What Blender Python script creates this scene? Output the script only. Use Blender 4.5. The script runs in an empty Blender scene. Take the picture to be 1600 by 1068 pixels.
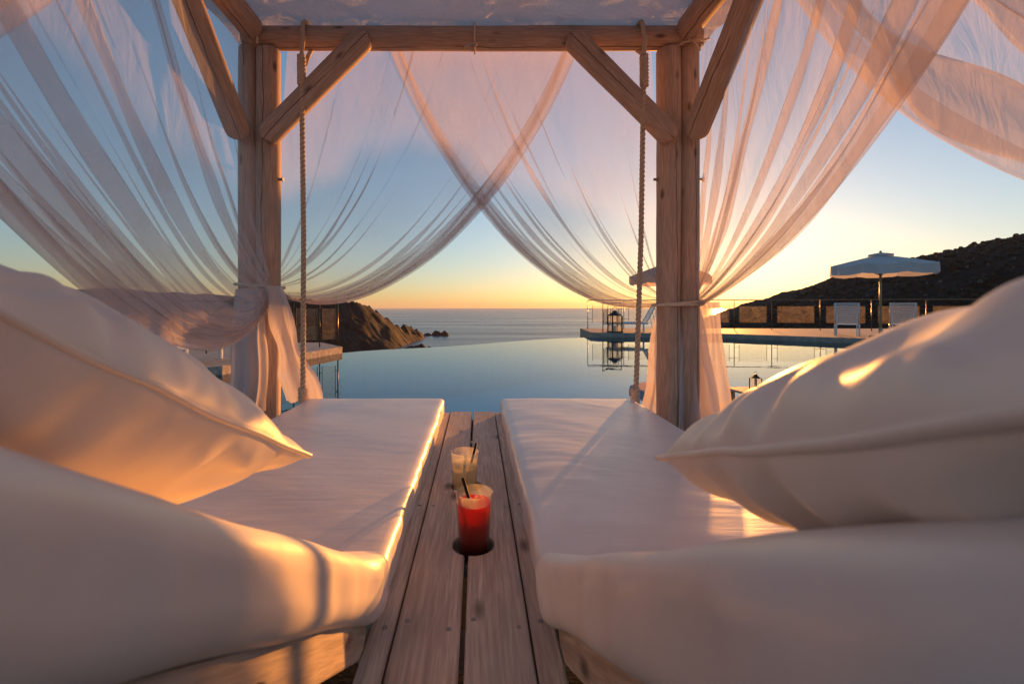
import bpy, math, random
from mathutils import Vector, Matrix, noise

random.seed(7)
R = math.radians
SC = bpy.context.scene
COL = SC.collection

# ------------------------------------------------------------------ camera
CAMZ = 1.02
cam_data = bpy.data.cameras.new("camera")
cam = bpy.data.objects.new("camera", cam_data)
COL.objects.link(cam)
cam.location = (0, 0, CAMZ)
cam.rotation_euler = (R(90), 0, 0)
cam_data.sensor_width = 36.0
cam_data.lens = 16.0
cam_data.shift_x = 54 / 1600
cam_data.shift_y = -54 / 1600
cam_data.clip_start = 0.02
cam_data.clip_end = 200000
cam_data.dof.use_dof = True
cam_data.dof.focus_distance = 2.3
cam_data.dof.aperture_fstop = 7.1
SC.camera = cam

# ------------------------------------------------------------------ world, sun, exposure
SUN_AZ, SUN_EL = R(27.8), R(2.9)
world = bpy.data.worlds.new("World")
SC.world = world
world.use_nodes = True
wn = world.node_tree
wn.nodes.clear()
sky = wn.nodes.new("ShaderNodeTexSky")
sky.sky_type = 'NISHITA'
sky.sun_disc = False
sky.sun_elevation = SUN_EL
sky.sun_rotation = SUN_AZ
sky.altitude = 60
sky.air_density = 1.0
sky.dust_density = 0.6
sky.ozone_density = 3.0
bg = wn.nodes.new("ShaderNodeBackground")
bg.inputs["Strength"].default_value = 0.15
wo = wn.nodes.new("ShaderNodeOutputWorld")
gm = wn.nodes.new("ShaderNodeGamma")           # the photograph's soft tonal range, the same over the whole sky
gm.inputs["Gamma"].default_value = 0.74
wn.links.new(sky.outputs[0], gm.inputs[0])
wn.links.new(gm.outputs[0], bg.inputs[0])
wn.links.new(bg.outputs[0], wo.inputs[0])

sl = bpy.data.lights.new("sun", 'SUN')
sl.energy = 4.6
sl.angle = R(0.6)
sl.color = (1.0, 0.37, 0.07)
sun = bpy.data.objects.new("sun", sl)
COL.objects.link(sun)
sdir = Vector((math.sin(SUN_AZ) * math.cos(SUN_EL), math.cos(SUN_AZ) * math.cos(SUN_EL), math.sin(SUN_EL)))
sun.rotation_euler = sdir.to_track_quat('Z', 'Y').to_euler()
sun.location = (8, 14, 4)

SC.view_settings.view_transform = 'Standard'
SC.view_settings.look = 'None'
SC.view_settings.gamma = 1.0
SC.view_settings.use_curve_mapping = False
SC.view_settings.exposure = 1.30
SC.render.engine = 'CYCLES'
SC.cycles.use_denoising = True
SC.cycles.transparent_max_bounces = 48
SC.cycles.max_bounces = 10
SC.cycles.diffuse_bounces = 5
SC.cycles.glossy_bounces = 5
SC.cycles.transmission_bounces = 10
SC.cycles.caustics_reflective = False
SC.cycles.caustics_refractive = False

# ------------------------------------------------------------------ material helpers
class NT:
    def __init__(s, name):
        s.m = bpy.data.materials.new(name); s.m.use_nodes = True
        s.t = s.m.node_tree; s.t.nodes.clear()
        s.out = s.n("ShaderNodeOutputMaterial")
    def n(s, typ, **kw):
        nd = s.t.nodes.new(typ)
        for k, v in kw.items():
            if k.startswith("i_"):
                nd.inputs[k[2:].replace("_", " ")].default_value = v
            else:
                setattr(nd, k, v)
        return nd
    def l(s, a, b): s.t.links.new(a, b)
    def surf(s, sh): s.l(sh, s.out.inputs["Surface"]); return s.m
    def ramp(s, fac, stops, interp='LINEAR'):
        r = s.n("ShaderNodeValToRGB"); r.color_ramp.interpolation = interp
        e = r.color_ramp.elements
        while len(e) < len(stops): e.new(0.5)
        for el, (p, c) in zip(e, stops):
            el.position = p
            el.color = (c, c, c, 1) if isinstance(c, (int, float)) else (*c, 1)
        s.l(fac, r.inputs[0]); return r.outputs[0]
    def coords(s, scale=(1, 1, 1), rand=True, kind="Object"):
        tc = s.n("ShaderNodeTexCoord"); mp = s.n("ShaderNodeMapping")
        mp.inputs["Scale"].default_value = scale
        s.l(tc.outputs[kind], mp.inputs["Vector"])
        if not rand: return mp.outputs[0]
        oi = s.n("ShaderNodeObjectInfo"); ml = s.n("ShaderNodeMath", operation='MULTIPLY')
        ml.inputs[1].default_value = 37.0
        s.l(oi.outputs["Random"], ml.inputs[0])
        va = s.n("ShaderNodeVectorMath", operation='ADD')
        s.l(mp.outputs[0], va.inputs[0]); s.l(ml.outputs[0], va.inputs[1])
        return va.outputs[0]
    def noise(s, vec, scale, detail=4, rough=0.55, dist=0.0):
        nd = s.n("ShaderNodeTexNoise"); nd.inputs["Scale"].default_value = scale
        nd.inputs["Detail"].default_value = detail; nd.inputs["Roughness"].default_value = rough
        nd.inputs["Distortion"].default_value = dist
        s.l(vec, nd.inputs["Vector"]); return nd.outputs["Fac"]
    def mix(s, fac, a, b, mode='MIX'):
        m = s.n("ShaderNodeMix", data_type='RGBA', blend_type=mode)
        for sock, v in ((m.inputs[0], fac), (m.inputs[6], a), (m.inputs[7], b)):
            if hasattr(v, "links"): s.l(v, sock)
            elif isinstance(v, (int, float)): sock.default_value = v
            else: sock.default_value = (*v, 1)
        return m.outputs[2]
    def math(s, op, a, b=0.0):
        m = s.n("ShaderNodeMath", operation=op)
        for sock, v in ((m.inputs[0], a), (m.inputs[1], b)):
            if hasattr(v, "links"): s.l(v, sock)
            else: sock.default_value = v
        return m.outputs[0]
    def bump(s, h, strength=0.3, dist=0.01):
        b = s.n("ShaderNodeBump"); b.inputs["Strength"].default_value = strength
        b.inputs["Distance"].default_value = dist
        s.l(h, b.inputs["Height"]); return b.outputs[0]
    def pbr(s, color, rough=0.6, normal=None, metallic=0.0, spec=0.5, **kw):
        p = s.n("ShaderNodeBsdfPrincipled")
        for sock, v in ((p.inputs["Base Color"], color), (p.inputs["Roughness"], rough)):
            if hasattr(v, "links"): s.l(v, sock)
            elif isinstance(v, (int, float)): sock.default_value = v
            else: sock.default_value = (*v, 1)
        p.inputs["Metallic"].default_value = metallic
        p.inputs["Specular IOR Level"].default_value = spec
        for k, v in kw.items(): p.inputs[k.replace("_", " ")].default_value = v
        if normal is not None: s.l(normal, p.inputs["Normal"])
        return p.outputs[0]

def wood(name, axis, light, dark, crack=True, rough=0.7):
    """weathered pine: grain along the given local axis, knots, drying cracks"""
    t = NT(name)
    sc = [1, 1, 1]; sc[axis] = 0.06
    v = t.coords(tuple(sc))
    v1 = t.coords((1, 1, 1))
    fine = t.noise(v, 160, 4, .6)
    broad = t.noise(v, 22, 3, .5, .6)
    blot = t.noise(v1, 5, 4, .6)
    col = t.mix(t.ramp(broad, [(.35, 0), (.68, 1)]), light, dark)
    col = t.mix(t.math('MULTIPLY', t.ramp(fine, [(.42, 1), (.6, 0)]), .5), col, tuple(c * .5 for c in dark))
    col = t.mix(t.math('MULTIPLY', t.ramp(blot, [(.5, 0), (.8, 1)]), .3), col, tuple(c * .6 for c in dark))
    if not crack:                                   # flat-sawn boards: arching growth lines
        wa = t.n("ShaderNodeTexWave"); wa.bands_direction = 'X'; wa.inputs["Scale"].default_value = 26
        wa.inputs["Distortion"].default_value = 11; wa.inputs["Detail"].default_value = 2; wa.inputs["Detail Scale"].default_value = .9
        ws = [1, 1, 1]; ws[axis] = .13
        t.l(t.coords(tuple(ws)), wa.inputs["Vector"])
        col = t.mix(t.math('MULTIPLY', t.ramp(wa.outputs["Fac"], [(.5, 0), (.95, 1)]), .28), col, tuple(c * .55 for c in dark))
    # knots
    sk = [11, 11, 11]; sk[axis] = 4.2
    vo = t.n("ShaderNodeTexVoronoi"); vo.inputs["Scale"].default_value = 1.0
    t.l(t.coords(tuple(sk)), vo.inputs["Vector"])
    kn = t.ramp(vo.outputs["Distance"], [(.05, 1), (.10, .6), (.17, 0)])
    gry = t.noise(t.coords((3, 3, 3)), 1.0, 4, .6)
    col = t.mix(t.math('MULTIPLY', t.ramp(gry, [(.45, 0), (.7, 1)]), .45), col, tuple(.62 * (sum(dark) / 3) + .25 * c for c in dark))
    col = t.mix(t.math('MULTIPLY', kn, .9), col, tuple(c * .2 for c in dark))
    h = t.math('SUBTRACT', t.math('MULTIPLY', fine, .5), t.math('MULTIPLY', kn, .4))
    if crack:
        tc = t.n("ShaderNodeTexCoord"); sp = t.n("ShaderNodeSeparateXYZ"); t.l(tc.outputs["Object"], sp.inputs[0])
        cz = [0, 0, 0]; cz[axis] = 3.0
        wan = t.noise(t.coords(tuple(cz)), 1.0, 5, .6)
        oi = t.n("ShaderNodeObjectInfo")
        ctr = t.math('ADD', t.math('MULTIPLY', t.math('SUBTRACT', oi.outputs["Random"], .5), .055), t.math('MULTIPLY', t.math('SUBTRACT', wan, .5), .05))
        cz2 = [0, 0, 0]; cz2[axis] = 1.3
        msk = t.ramp(t.noise(t.coords(tuple(cz2)), 1.7, 2, .5), [(.40, 0), (.5, 1)])
        ck = t.math('MULTIPLY', t.ramp(t.math('ABSOLUTE', t.math('SUBTRACT', sp.outputs[0], ctr)), [(.0, 1), (.0011, 1), (.0022, 0)]), msk)
        col = t.mix(t.math('MULTIPLY', ck, .9), col, (.02, .012, .01))
        h = t.math('SUBTRACT', h, t.math('MULTIPLY', ck, 1.5))
    return t.surf(t.pbr(col, rough, t.bump(h, .5, .004), spec=.3))

M = {}
M['log'] = wood('weathered_log', 2, (.60, .435, .345), (.49, .34, .26))
M['plank'] = wood('weathered_plank', 1, (.76, .62, .50), (.60, .46, .36), crack=False)
M['board'] = wood('painted_board', 1, (.62, .50, .40), (.50, .38, .29), crack=False)

def cloth_cover():
    t = NT('coated_canvas')
    v = t.coords((1, 1, 1))
    n1 = t.noise(v, 6, 4, .55)
    n2 = t.noise(t.coords((6, 40, 12)), 1.0, 4, .6)
    wv = t.noise(v, 900, 2, .5)
    col = t.mix(t.ramp(n1, [(.35, 0), (.7, 1)]), (.78, .72, .68), (.70, .635, .60))
    h = t.math('ADD', t.math('MULTIPLY', n2, .6), t.math('MULTIPLY', wv, .06))
    return t.surf(t.pbr(col, .36, t.bump(h, .13, .012), spec=.5))
M['cover'] = cloth_cover()

def pillow_cover():
    t = NT('pillow_canvas')
    v = t.coords((1, 1, 1))
    n1 = t.noise(v, 5, 4, .55)
    wv = t.noise(v, 1100, 2, .5)
    col = t.mix(t.ramp(n1, [(.35, 0), (.7, 1)]), (.76, .70, .63), (.70, .63, .57))
    h = t.math('ADD', t.noise(v, 14, 3, .5), t.math('MULTIPLY', wv, .05))
    return t.surf(t.pbr(col, .45, t.bump(h, .15, .012), spec=.5))
M['pillow'] = pillow_cover()

def sheer(name, alpha, col=(.74, .69, .71), trans=.33, bs=.4):
    """thin woven voile: open weave lets light straight through, the threads scatter it"""
    t = NT(name)
    v = t.coords((1, 1, 1))
    wr = t.noise(t.coords((9, 9, 2.2)), 1.0, 5, .6, 1.2)
    nb = t.bump(wr, bs, .05)
    d = t.n("ShaderNodeBsdfDiffuse"); d.inputs[0].default_value = (*col, 1); t.l(nb, d.inputs["Normal"])
    tr = t.n("ShaderNodeBsdfTranslucent"); tr.inputs[0].default_value = (*col, 1); t.l(nb, tr.inputs["Normal"])
    m1 = t.n("ShaderNodeMixShader"); m1.inputs[0].default_value = trans
    t.l(d.outputs[0], m1.inputs[1]); t.l(tr.outputs[0], m1.inputs[2])
    tp = t.n("ShaderNodeBsdfTransparent"); tp.inputs[0].default_value = (1, .985, .98, 1)
    m2 = t.n("ShaderNodeMixShader")
    dens = t.ramp(t.noise(v, 2.5, 3, .5), [(.3, alpha - .05), (.7, alpha + .05)])
    t.l(dens, m2.inputs[0]); t.l(tp.outputs[0], m2.inputs[1]); t.l(m1.outputs[0], m2.inputs[2])
    return t.surf(m2.outputs[0])
M['voile'] = sheer('white_voile', .30, (.72, .67, .69))
M['voile_side'] = sheer('white_side_voile', .30)
M['voile_sun'] = sheer('white_sunny_voile', .36, (.72, .66, .66), .45)
M['voile_tail'] = sheer('white_voile_tail', .88, (.70, .65, .66), bs=.3)
M['canopy'] = sheer('canopy_canvas', .93, (.78, .74, .74), .30, .6)

def simple(name, col, rough=.5, metallic=0., spec=.5, ns=30, var=.15, bump=.15):
    t = NT(name); v = t.coords((1, 1, 1))
    n = t.noise(v, ns, 4, .6)
    c = t.mix(t.ramp(n, [(.3, 0), (.7, 1)]), tuple(x * (1 - var) for x in col), tuple(min(1, x * (1 + var)) for x in col))
    return t.surf(t.pbr(c, rough, t.bump(n, bump, .003), metallic, spec))
M['rope'] = simple('hemp_rope', (.56, .43, .32), .85, ns=300, var=.3, bump=.5)
M['thin_rope'] = simple('cotton_cord', (.62, .52, .42), .85, ns=300, var=.2)
M['bolt'] = simple('steel_bolt', (.25, .23, .22), .4, .9)
M['straw'] = simple('black_straw', (.010, .009, .009), .6, spec=.2)
M['white_plastic'] = simple('white_resin', (.62, .66, .70), .45)
M['navy_cushion'] = simple('blue_grey_cushion', (.16, .22, .33), .8)
def canvas(name, col, tr):
    t = NT(name); v = t.coords((1, 1, 1))
    n = t.noise(v, 3, 4, .6)
    c = t.mix(t.ramp(n, [(.3, 0), (.7, 1)]), tuple(x * .88 for x in col), col)
    nb = t.bump(t.noise(v, 4, 3, .5), .3, .05)
    p = t.pbr(c, .85, nb, spec=.2)
    tl = t.n("ShaderNodeBsdfTranslucent"); t.l(c, tl.inputs[0]); t.l(nb, tl.inputs["Normal"])
    m = t.n("ShaderNodeMixShader"); m.inputs[0].default_value = tr
    t.l(p, m.inputs[1]); t.l(tl.outputs[0], m.inputs[2])
    return t.surf(m.outputs[0])
M['parasol'] = canvas('parasol_canvas', (.62, .64, .66), .30)
M['parasol_backlit'] = canvas('backlit_parasol_canvas', (.78, .62, .50), .75)  # peach glow of sun behind the cloth painted into its base colour
M['pole_wood'] = simple('varnished_pole', (.42, .27, .15), .4)
M['steel'] = simple('brushed_steel', (.55, .50, .42), .3, .9)
M['dark_metal'] = simple('dark_metal', (.03, .028, .027), .45, .3)
M['bronze'] = simple('bronze_metal', (.19, .11, .055), .35, .8)
M['stone_deck'] = simple('pale_stone_paving', (.28, .245, .21), .75, ns=6, var=.2)
M['stone_face'] = simple('rough_stone_face', (.42, .34, .27), .85, ns=14, var=.4, bump=.6)
M['rug'] = None

def rug():
    t = NT('dark_woven_matting'); v = t.coords((1, 1, 1), rand=False)
    n = t.noise(t.coords((30, 90, 1), rand=False), 1.0, 3, .7)
    c = t.mix(t.ramp(n, [(.4, 0), (.62, 1)]), (.008, .008, .009), (.035, .033, .033))
    return t.surf(t.pbr(c, .9, t.bump(n, .3, .006), spec=.2))
M['rug'] = rug()

def water(name, tint, ripple, scale, rough=0.0):
    t = NT(name)
    tc = t.coords(scale, rand=False)
    n = t.noise(tc, 1.0, 3, .5)
    nb = t.bump(n, ripple, .05)
    fr = t.n("ShaderNodeFresnel"); fr.inputs["IOR"].default_value = 1.33; t.l(nb, fr.inputs["Normal"])
    gl = t.n("ShaderNodeBsdfGlossy"); gl.inputs["Roughness"].default_value = rough; t.l(nb, gl.inputs["Normal"])
    tp = t.n("ShaderNodeBsdfTransparent"); tp.inputs[0].default_value = (*tint, 1)
    mx = t.n("ShaderNodeMixShader")
    t.l(fr.outputs[0], mx.inputs[0]); t.l(tp.outputs[0], mx.inputs[1]); t.l(gl.outputs[0], mx.inputs[2])
    return t.surf(mx.outputs[0])
M['pool_water'] = water('pool_water', (.72, 1.0, 1.0), .02, (1.2, 2.2, 1))

def pool_tile():
    t = NT('blue_pool_mosaic'); v = t.coords((1, 1, 1), rand=False)
    br = t.n("ShaderNodeTexBrick"); br.offset = 0
    br.inputs["Scale"].default_value = 8
    br.inputs["Color1"].default_value = (.03, .70, .92, 1); br.inputs["Color2"].default_value = (.025, .64, .87, 1)
    br.inputs["Mortar"].default_value = (.25, .42, .5, 1); br.inputs["Mortar Size"].default_value = .01
    t.l(v, br.inputs["Vector"])
    return t.surf(t.pbr(br.outputs["Color"], .4))
M['pool_tile'] = pool_tile()

def sea_mat():
    t = NT('open_sea')
    n1 = t.noise(t.coords((.02, .05, 1), rand=False), 1.0, 6, .6)
    n2 = t.noise(t.coords((.0012, .006, 1), rand=False), 1.0, 4, .6)
    h = t.math('ADD', t.math('MULTIPLY', n1, 1.0), t.math('MULTIPLY', n2, .0))
    rg = t.ramp(n2, [(.3, .22), (.7, .36)])
    return t.surf(t.pbr((.03, .055, .075), rg, t.bump(h, .35, 4.0), IOR=1.33))
M['sea'] = sea_mat()

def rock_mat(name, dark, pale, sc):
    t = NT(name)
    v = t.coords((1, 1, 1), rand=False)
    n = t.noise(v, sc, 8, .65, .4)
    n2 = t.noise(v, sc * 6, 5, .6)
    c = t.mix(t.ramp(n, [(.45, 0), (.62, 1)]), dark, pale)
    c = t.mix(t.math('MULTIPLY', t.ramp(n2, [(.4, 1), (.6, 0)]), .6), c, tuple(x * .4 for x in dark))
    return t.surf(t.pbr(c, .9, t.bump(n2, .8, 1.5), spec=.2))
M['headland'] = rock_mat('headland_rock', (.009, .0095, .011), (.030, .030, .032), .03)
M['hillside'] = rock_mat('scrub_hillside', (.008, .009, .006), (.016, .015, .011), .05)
M['far_hill'] = rock_mat('far_hill_rock', (.06, .06, .06), (.12, .11, .10), .004)
M['pale_rock'] = simple('pale_boulder', (.09, .085, .075), .9, ns=2)
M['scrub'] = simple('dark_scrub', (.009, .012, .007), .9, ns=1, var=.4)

def glass_clear(name, dust, film=(.6, .5, .35)):
    t = NT(name)
    ge = t.n("ShaderNodeNewGeometry")
    fr = t.n("ShaderNodeFresnel"); t.l(t.ramp(ge.outputs["Backfacing"], [(0, 1.45), (1, 1 / 1.45)]), fr.inputs["IOR"])
    gl = t.n("ShaderNodeBsdfGlossy"); gl.inputs["Roughness"].default_value = .02
    tp = t.n("ShaderNodeBsdfTransparent"); tp.inputs[0].default_value = (.95, .96, .95, 1)
    mx = t.n("ShaderNodeMixShader")
    t.l(fr.outputs[0], mx.inputs[0]); t.l(tp.outputs[0], mx.inputs[1]); t.l(gl.outputs[0], mx.inputs[2])
    tl = t.n("ShaderNodeBsdfTranslucent"); tl.inputs[0].default_value = (*film, 1)
    n = t.noise(t.coords((1, 1, 1)), 5, 5, .7, 1.5)
    m2 = t.n("ShaderNodeMixShader")
    t.l(t.ramp(n, [(.4, dust * .3), (.7, dust)]), m2.inputs[0])
    t.l(mx.outputs[0], m2.inputs[1]); t.l(tl.outputs[0], m2.inputs[2])
    return t.surf(m2.outputs[0])
M['dusty_glass'] = glass_clear('dusty_glass', .065)
M['cup'] = glass_clear('clear_cup', .14, (.9, .85, .8))

def drink(name, c_top, c_bot, z0, z1):
    """drink whose colour deepens downwards"""
    t = NT(name)
    tc = t.n("ShaderNodeTexCoord"); sp = t.n("ShaderNodeSeparateXYZ"); t.l(tc.outputs["Object"], sp.inputs[0])
    mr = t.n("ShaderNodeMapRange"); mr.inputs["From Min"].default_value = z0; mr.inputs["From Max"].default_value = z1
    t.l(sp.outputs["Z"], mr.inputs["Value"])
    c = t.mix(mr.outputs[0], c_bot, c_top)
    d = t.n("ShaderNodeBsdfPrincipled"); t.l(c, d.inputs["Base Color"]); d.inputs["Roughness"].default_value = .08
    tl = t.n("ShaderNodeBsdfTranslucent"); t.l(c, tl.inputs[0])
    tp = t.n("ShaderNodeBsdfTransparent"); t.l(c, tp.inputs[0])
    m1 = t.n("ShaderNodeMixShader"); m1.inputs[0].default_value = .65
    t.l(d.outputs[0], m1.inputs[1]); t.l(tl.outputs[0], m1.inputs[2])
    m2 = t.n("ShaderNodeMixShader"); m2.inputs[0].default_value = .32
    t.l(m1.outputs[0], m2.inputs[1]); t.l(tp.outputs[0], m2.inputs[2])
    return t.surf(m2.outputs[0])
M['red_drink'] = drink('red_drink', (.86, .075, .03), (.05, .002, .003), .02, .125)
M['pale_drink'] = drink('pale_drink', (.95, .86, .66), (.80, .68, .46), 0, .11)
M['ice'] = glass_clear('ice', .22, (.95, .88, .82))

# ------------------------------------------------------------------ mesh helpers
def new_mesh(name, verts, faces, smooth=True):
    me = bpy.data.meshes.new(name)
    me.from_pydata([tuple(v) for v in verts], [], faces)
    me.update()
    if smooth:
        me.polygons.foreach_set("use_smooth", [True] * len(me.polygons))
    return me

class MB:
    def __init__(s): s.v = []; s.f = []
    def add(s, v, f):
        o = len(s.v); s.v += [Vector(x) for x in v]; s.f += [tuple(i + o for i in q) for q in f]; return s
    def box(s, c, size, rot=None, bev=0.0):
        hx, hy, hz = (x / 2 for x in size); c = Vector(c); v = []; f = []
        if bev <= 0:
            v = [Vector((x, y, z)) for x in (-hx, hx) for y in (-hy, hy) for z in (-hz, hz)]
            f = [(0, 1, 3, 2), (4, 6, 7, 5), (0, 4, 5, 1), (2, 3, 7, 6), (0, 2, 6, 4), (1, 5, 7, 3)]
        else:
            import bmesh
            bm = bmesh.new(); bmesh.ops.create_cube(bm, size=1.0)
            for w in bm.verts: w.co = Vector((w.co.x * size[0], w.co.y * size[1], w.co.z * size[2]))
            bmesh.ops.bevel(bm, geom=list(bm.edges), offset=bev, segments=2, affect='EDGES', profile=.6)
            bm.verts.index_update()
            v = [w.co.copy() for w in bm.verts]; f = [tuple(w.index for w in q.verts) for q in bm.faces]; bm.free()
        if rot is not None: v = [rot @ x for x in v]
        return s.add([x + c for x in v], f)
    def tube(s, pts, r, n=8, cap=True):
        pts = [Vector(p) for p in pts]; k = len(pts)
        rs = r if isinstance(r, (list, tuple)) else [r] * k
        v = []; f = []; up = None
        for i, p in enumerate(pts):
            d = (pts[min(i + 1, k - 1)] - pts[max(i - 1, 0)]).normalized()
            if up is None: up = d.orthogonal().normalized()
            up = (up - d * up.dot(d)).normalized(); w = d.cross(up)
            for j in range(n):
                a = 2 * math.pi * j / n
                v.append(p + (up * math.cos(a) + w * math.sin(a)) * rs[i])
        for i in range(k - 1):
            for j in range(n):
                a, b = i * n + j, i * n + (j + 1) % n
                f.append((a, b, b + n, a + n))
        if cap:
            f.append(tuple(range(n - 1, -1, -1))); f.append(tuple((k - 1) * n + j for j in range(n)))
        return s.add(v, f)
    def lathe(s, prof, n=32, c=(0, 0, 0)):
        v = []; f = []; c = Vector(c); k = len(prof)
        for (r, z) in prof:
            for j in range(n):
                a = 2 * math.pi * j / n; v.append(c + Vector((r * math.cos(a), r * math.sin(a), z)))
        for i in range(k - 1):
            for j in range(n):
                a, b = i * n + j, i * n + (j + 1) % n; f.append((a, b, b + n, a + n))
        return s.add(v, f)
    def grid(s, fn, nu, nv):
        v = [fn(i / nu, j / nv) for j in range(nv + 1) for i in range(nu + 1)]
        f = [(j * (nu + 1) + i, j * (nu + 1) + i + 1, (j + 1) * (nu + 1) + i + 1, (j + 1) * (nu + 1) + i) for j in range(nv) for i in range(nu)]
        return s.add(v, f)
    def mesh(s, name, smooth=False): return new_mesh(name, s.v, s.f, smooth)

def world_of(o):
    return (world_of(o.parent) @ o.matrix_parent_inverse @ o.matrix_basis) if o.parent else o.matrix_basis.copy()

def obj(name, me, mat, parent=None, mw=None):
    """one mesh object; mesh data in world axes (or local, placed by matrix mw)"""
    if isinstance(me, MB): me = me.mesh(name)
    o = bpy.data.objects.new(name, me)
    COL.objects.link(o)
    if mat is not None and not me.materials: me.materials.append(mat)
    if mw is not None: o.matrix_basis = mw
    if parent is not None:
        o.parent = parent; o.matrix_parent_inverse = world_of(parent).inverted()
    return o

def local(name, me, mat, parent, mw=None):
    """part authored in its thing's own coordinates"""
    if isinstance(me, MB): me = me.mesh(name)
    o = bpy.data.objects.new(name, me)
    COL.objects.link(o)
    if mat is not None and not me.materials: me.materials.append(mat)
    o.parent = parent
    if mw is not None: o.matrix_basis = mw
    return o

def tag(o, label, cat, group=None):
    o["label"] = label; o["category"] = cat
    if group: o["group"] = group
    return o

def thing(name, label, cat, loc=(0, 0, 0), rz=0, group=None):
    o = bpy.data.objects.new(name, None); COL.objects.link(o)
    o.empty_display_size = .1
    o.location = loc; o.rotation_euler = (0, 0, rz)
    return tag(o, label, cat, group)

def struct(name, me, mat, kind="structure"):
    o = obj(name, me, mat); o["kind"] = kind; return o

def copy_tree(o, parent=None):
    c = o.copy(); COL.objects.link(c); c.parent = parent
    for ch in list(o.children): copy_tree(ch, c)
    return c

def smooth_by_angle(me, deg=35):
    me.polygons.foreach_set("use_smooth", [True] * len(me.polygons))
    try: me.set_sharp_from_angle(angle=R(deg))
    except Exception: pass
    return me

def axis_matrix(p0, p1, roll=0):
    p0, p1 = Vector(p0), Vector(p1); d = (p1 - p0).normalized()
    q = d.to_track_quat('Z', 'Y')
    return Matrix.Translation(p0) @ q.to_matrix().to_4x4() @ Matrix.Rotation(roll, 4, 'Z')

def nz(x, y=0., z=0.): return noise.noise(Vector((x, y, z)))

def log(name, p0, p1, r, parent, mat=None, flat=1.0, end_r=.012, seed=0., n=28):
    """a peeled log: uneven round section, eased ends"""
    L = (Vector(p1) - Vector(p0)).length
    mb = MB(); prof = [(0, 0), (r - end_r, 0), (r - end_r * .3, end_r * .3), (r, end_r)]
    k = max(6, int(L / .12))
    prof += [(r, end_r + (L - 2 * end_r) * i / k) for i in range(1, k)]
    prof += [(r, L - end_r), (r - end_r * .3, L - end_r * .3), (r - end_r, L), (0, L)]
    mb.lathe(prof, n)
    for v in mb.v:
        a = math.atan2(v.y, v.x); rr = math.hypot(v.x, v.y)
        if rr > 1e-5:
            g = 1 + .06 * nz(math.cos(a) * .9 + seed, math.sin(a) * .9, v.z * 1.3) + .035 * nz(math.cos(a) * 2 + seed, math.sin(a) * 2, v.z * 4)
            v.x *= g; v.y *= g * flat
    me = mb.mesh(name); smooth_by_angle(me, 40)
    return obj(name, me, mat or M['log'], parent, axis_matrix(p0, p1))

def brace(name, p0, p1, w, d, parent, seed=0., face=None):
    """a flattened log with rounded ends: width w, depth d; face = direction its wide side looks to"""
    p0, p1 = Vector(p0), Vector(p1); z = (p1 - p0).normalized()
    y = Vector(face); y = (y - z * y.dot(z)).normalized(); x = y.cross(z)
    mw = Matrix((( x.x, y.x, z.x, p0.x), (x.y, y.y, z.y, p0.y), (x.z, y.z, z.z, p0.z), (0, 0, 0, 1)))
    L = (p1 - p0).length; rings = []
    n = 28
    zs = [0, .004, .012, .026, .045, .06] + [.06 + (L - .12) * i / 12 for i in range(1, 12)] + [L - .06, L - .045, L - .026, L - .012, L - .004, L]
    mb = MB(); v = []; f = []
    for zz in zs:
        e = min(zz, L - zz); hw = w / 2
        s = math.sqrt(max(0, 1 - max(0, (hw * .75 - e) / (hw * .75)) ** 2)) if e < hw * .75 else 1.0
        s = max(s, .25)
        for j in range(n):
            a = 2 * math.pi * j / n; ca, sa = math.cos(a), math.sin(a)
            px = math.copysign(abs(ca) ** .75, ca) * hw * s; py = math.copysign(abs(sa) ** .6, sa) * d / 2 * (.8 + .2 * s)
            g = 1 + .05 * nz(ca + seed, sa, zz * 3)
            v.append((px * g, py * g, zz))
    k = len(zs)
    for i in range(k - 1):
        for j in range(n):
            a, b = i * n + j, i * n + (j + 1) % n; f.append((a, b, b + n, a + n))
    f.append(tuple(range(n - 1, -1, -1))); f.append(tuple((k - 1) * n + j for j in range(n)))
    mb.add(v, f); me = mb.mesh(name); smooth_by_angle(me, 50)
    return obj(name, me, M['log'], parent, mw)

# ================================================================== SETTING
SEA_Z = -60.0
POOL_Z = -0.08
# sea: one wide disc to the horizon
mb = MB(); rings = [0, 200, 600, 1500, 4000, 10000, 20000, 30000]; ns = 96
v = [(0, 0, SEA_Z)]; f = []
for r in rings[1:]:
    v += [(r * math.cos(2 * math.pi * j / ns), r * math.sin(2 * math.pi * j / ns), SEA_Z) for j in range(ns)]
for j in range(ns): f.append((0, 1 + j, 1 + (j + 1) % ns))
for i in range(len(rings) - 2):
    for j in range(ns):
        a = 1 + i * ns + j; b = 1 + i * ns + (j + 1) % ns; f.append((a, a + ns, b + ns, b))
struct('sea', mb.add(v, f), M['sea'])

# infinity edge in plan
EDGE = [(-3.30, 10.95), (-2.9, 11.45), (-2.43, 11.85), (-1.65, 12.3), (-.83, 12.8), (.15, 13.7), (1.12, 14.7), (2.0, 15.5), (2.8, 16.1), (3.7, 16.5), (4.6, 16.75)]
RDECK = [(4.6, 16.85), (8.8, 16.4), (10.9, 14.5), (13.2, 12.2), (16.5, 7.5), (16.5, 3.55)]
LDECK = [(-3.30, 10.95), (-3.75, 9.2), (-4.2, 7.4), (-5.2, 5.6), (-6.6, 3.55)]
outline = [p for p in reversed(LDECK)] + EDGE[1:] + RDECK       # from the near left round to the near right
poly = outline
def ngon_sheet(pts, z): return MB().add([(x, y, z) for x, y in pts], [tuple(range(len(pts)))])
def ccw(pts):
    a = sum(pts[i][0] * pts[(i + 1) % len(pts)][1] - pts[(i + 1) % len(pts)][0] * pts[i][1] for i in range(len(pts)))
    return pts if a > 0 else pts[::-1]
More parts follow.
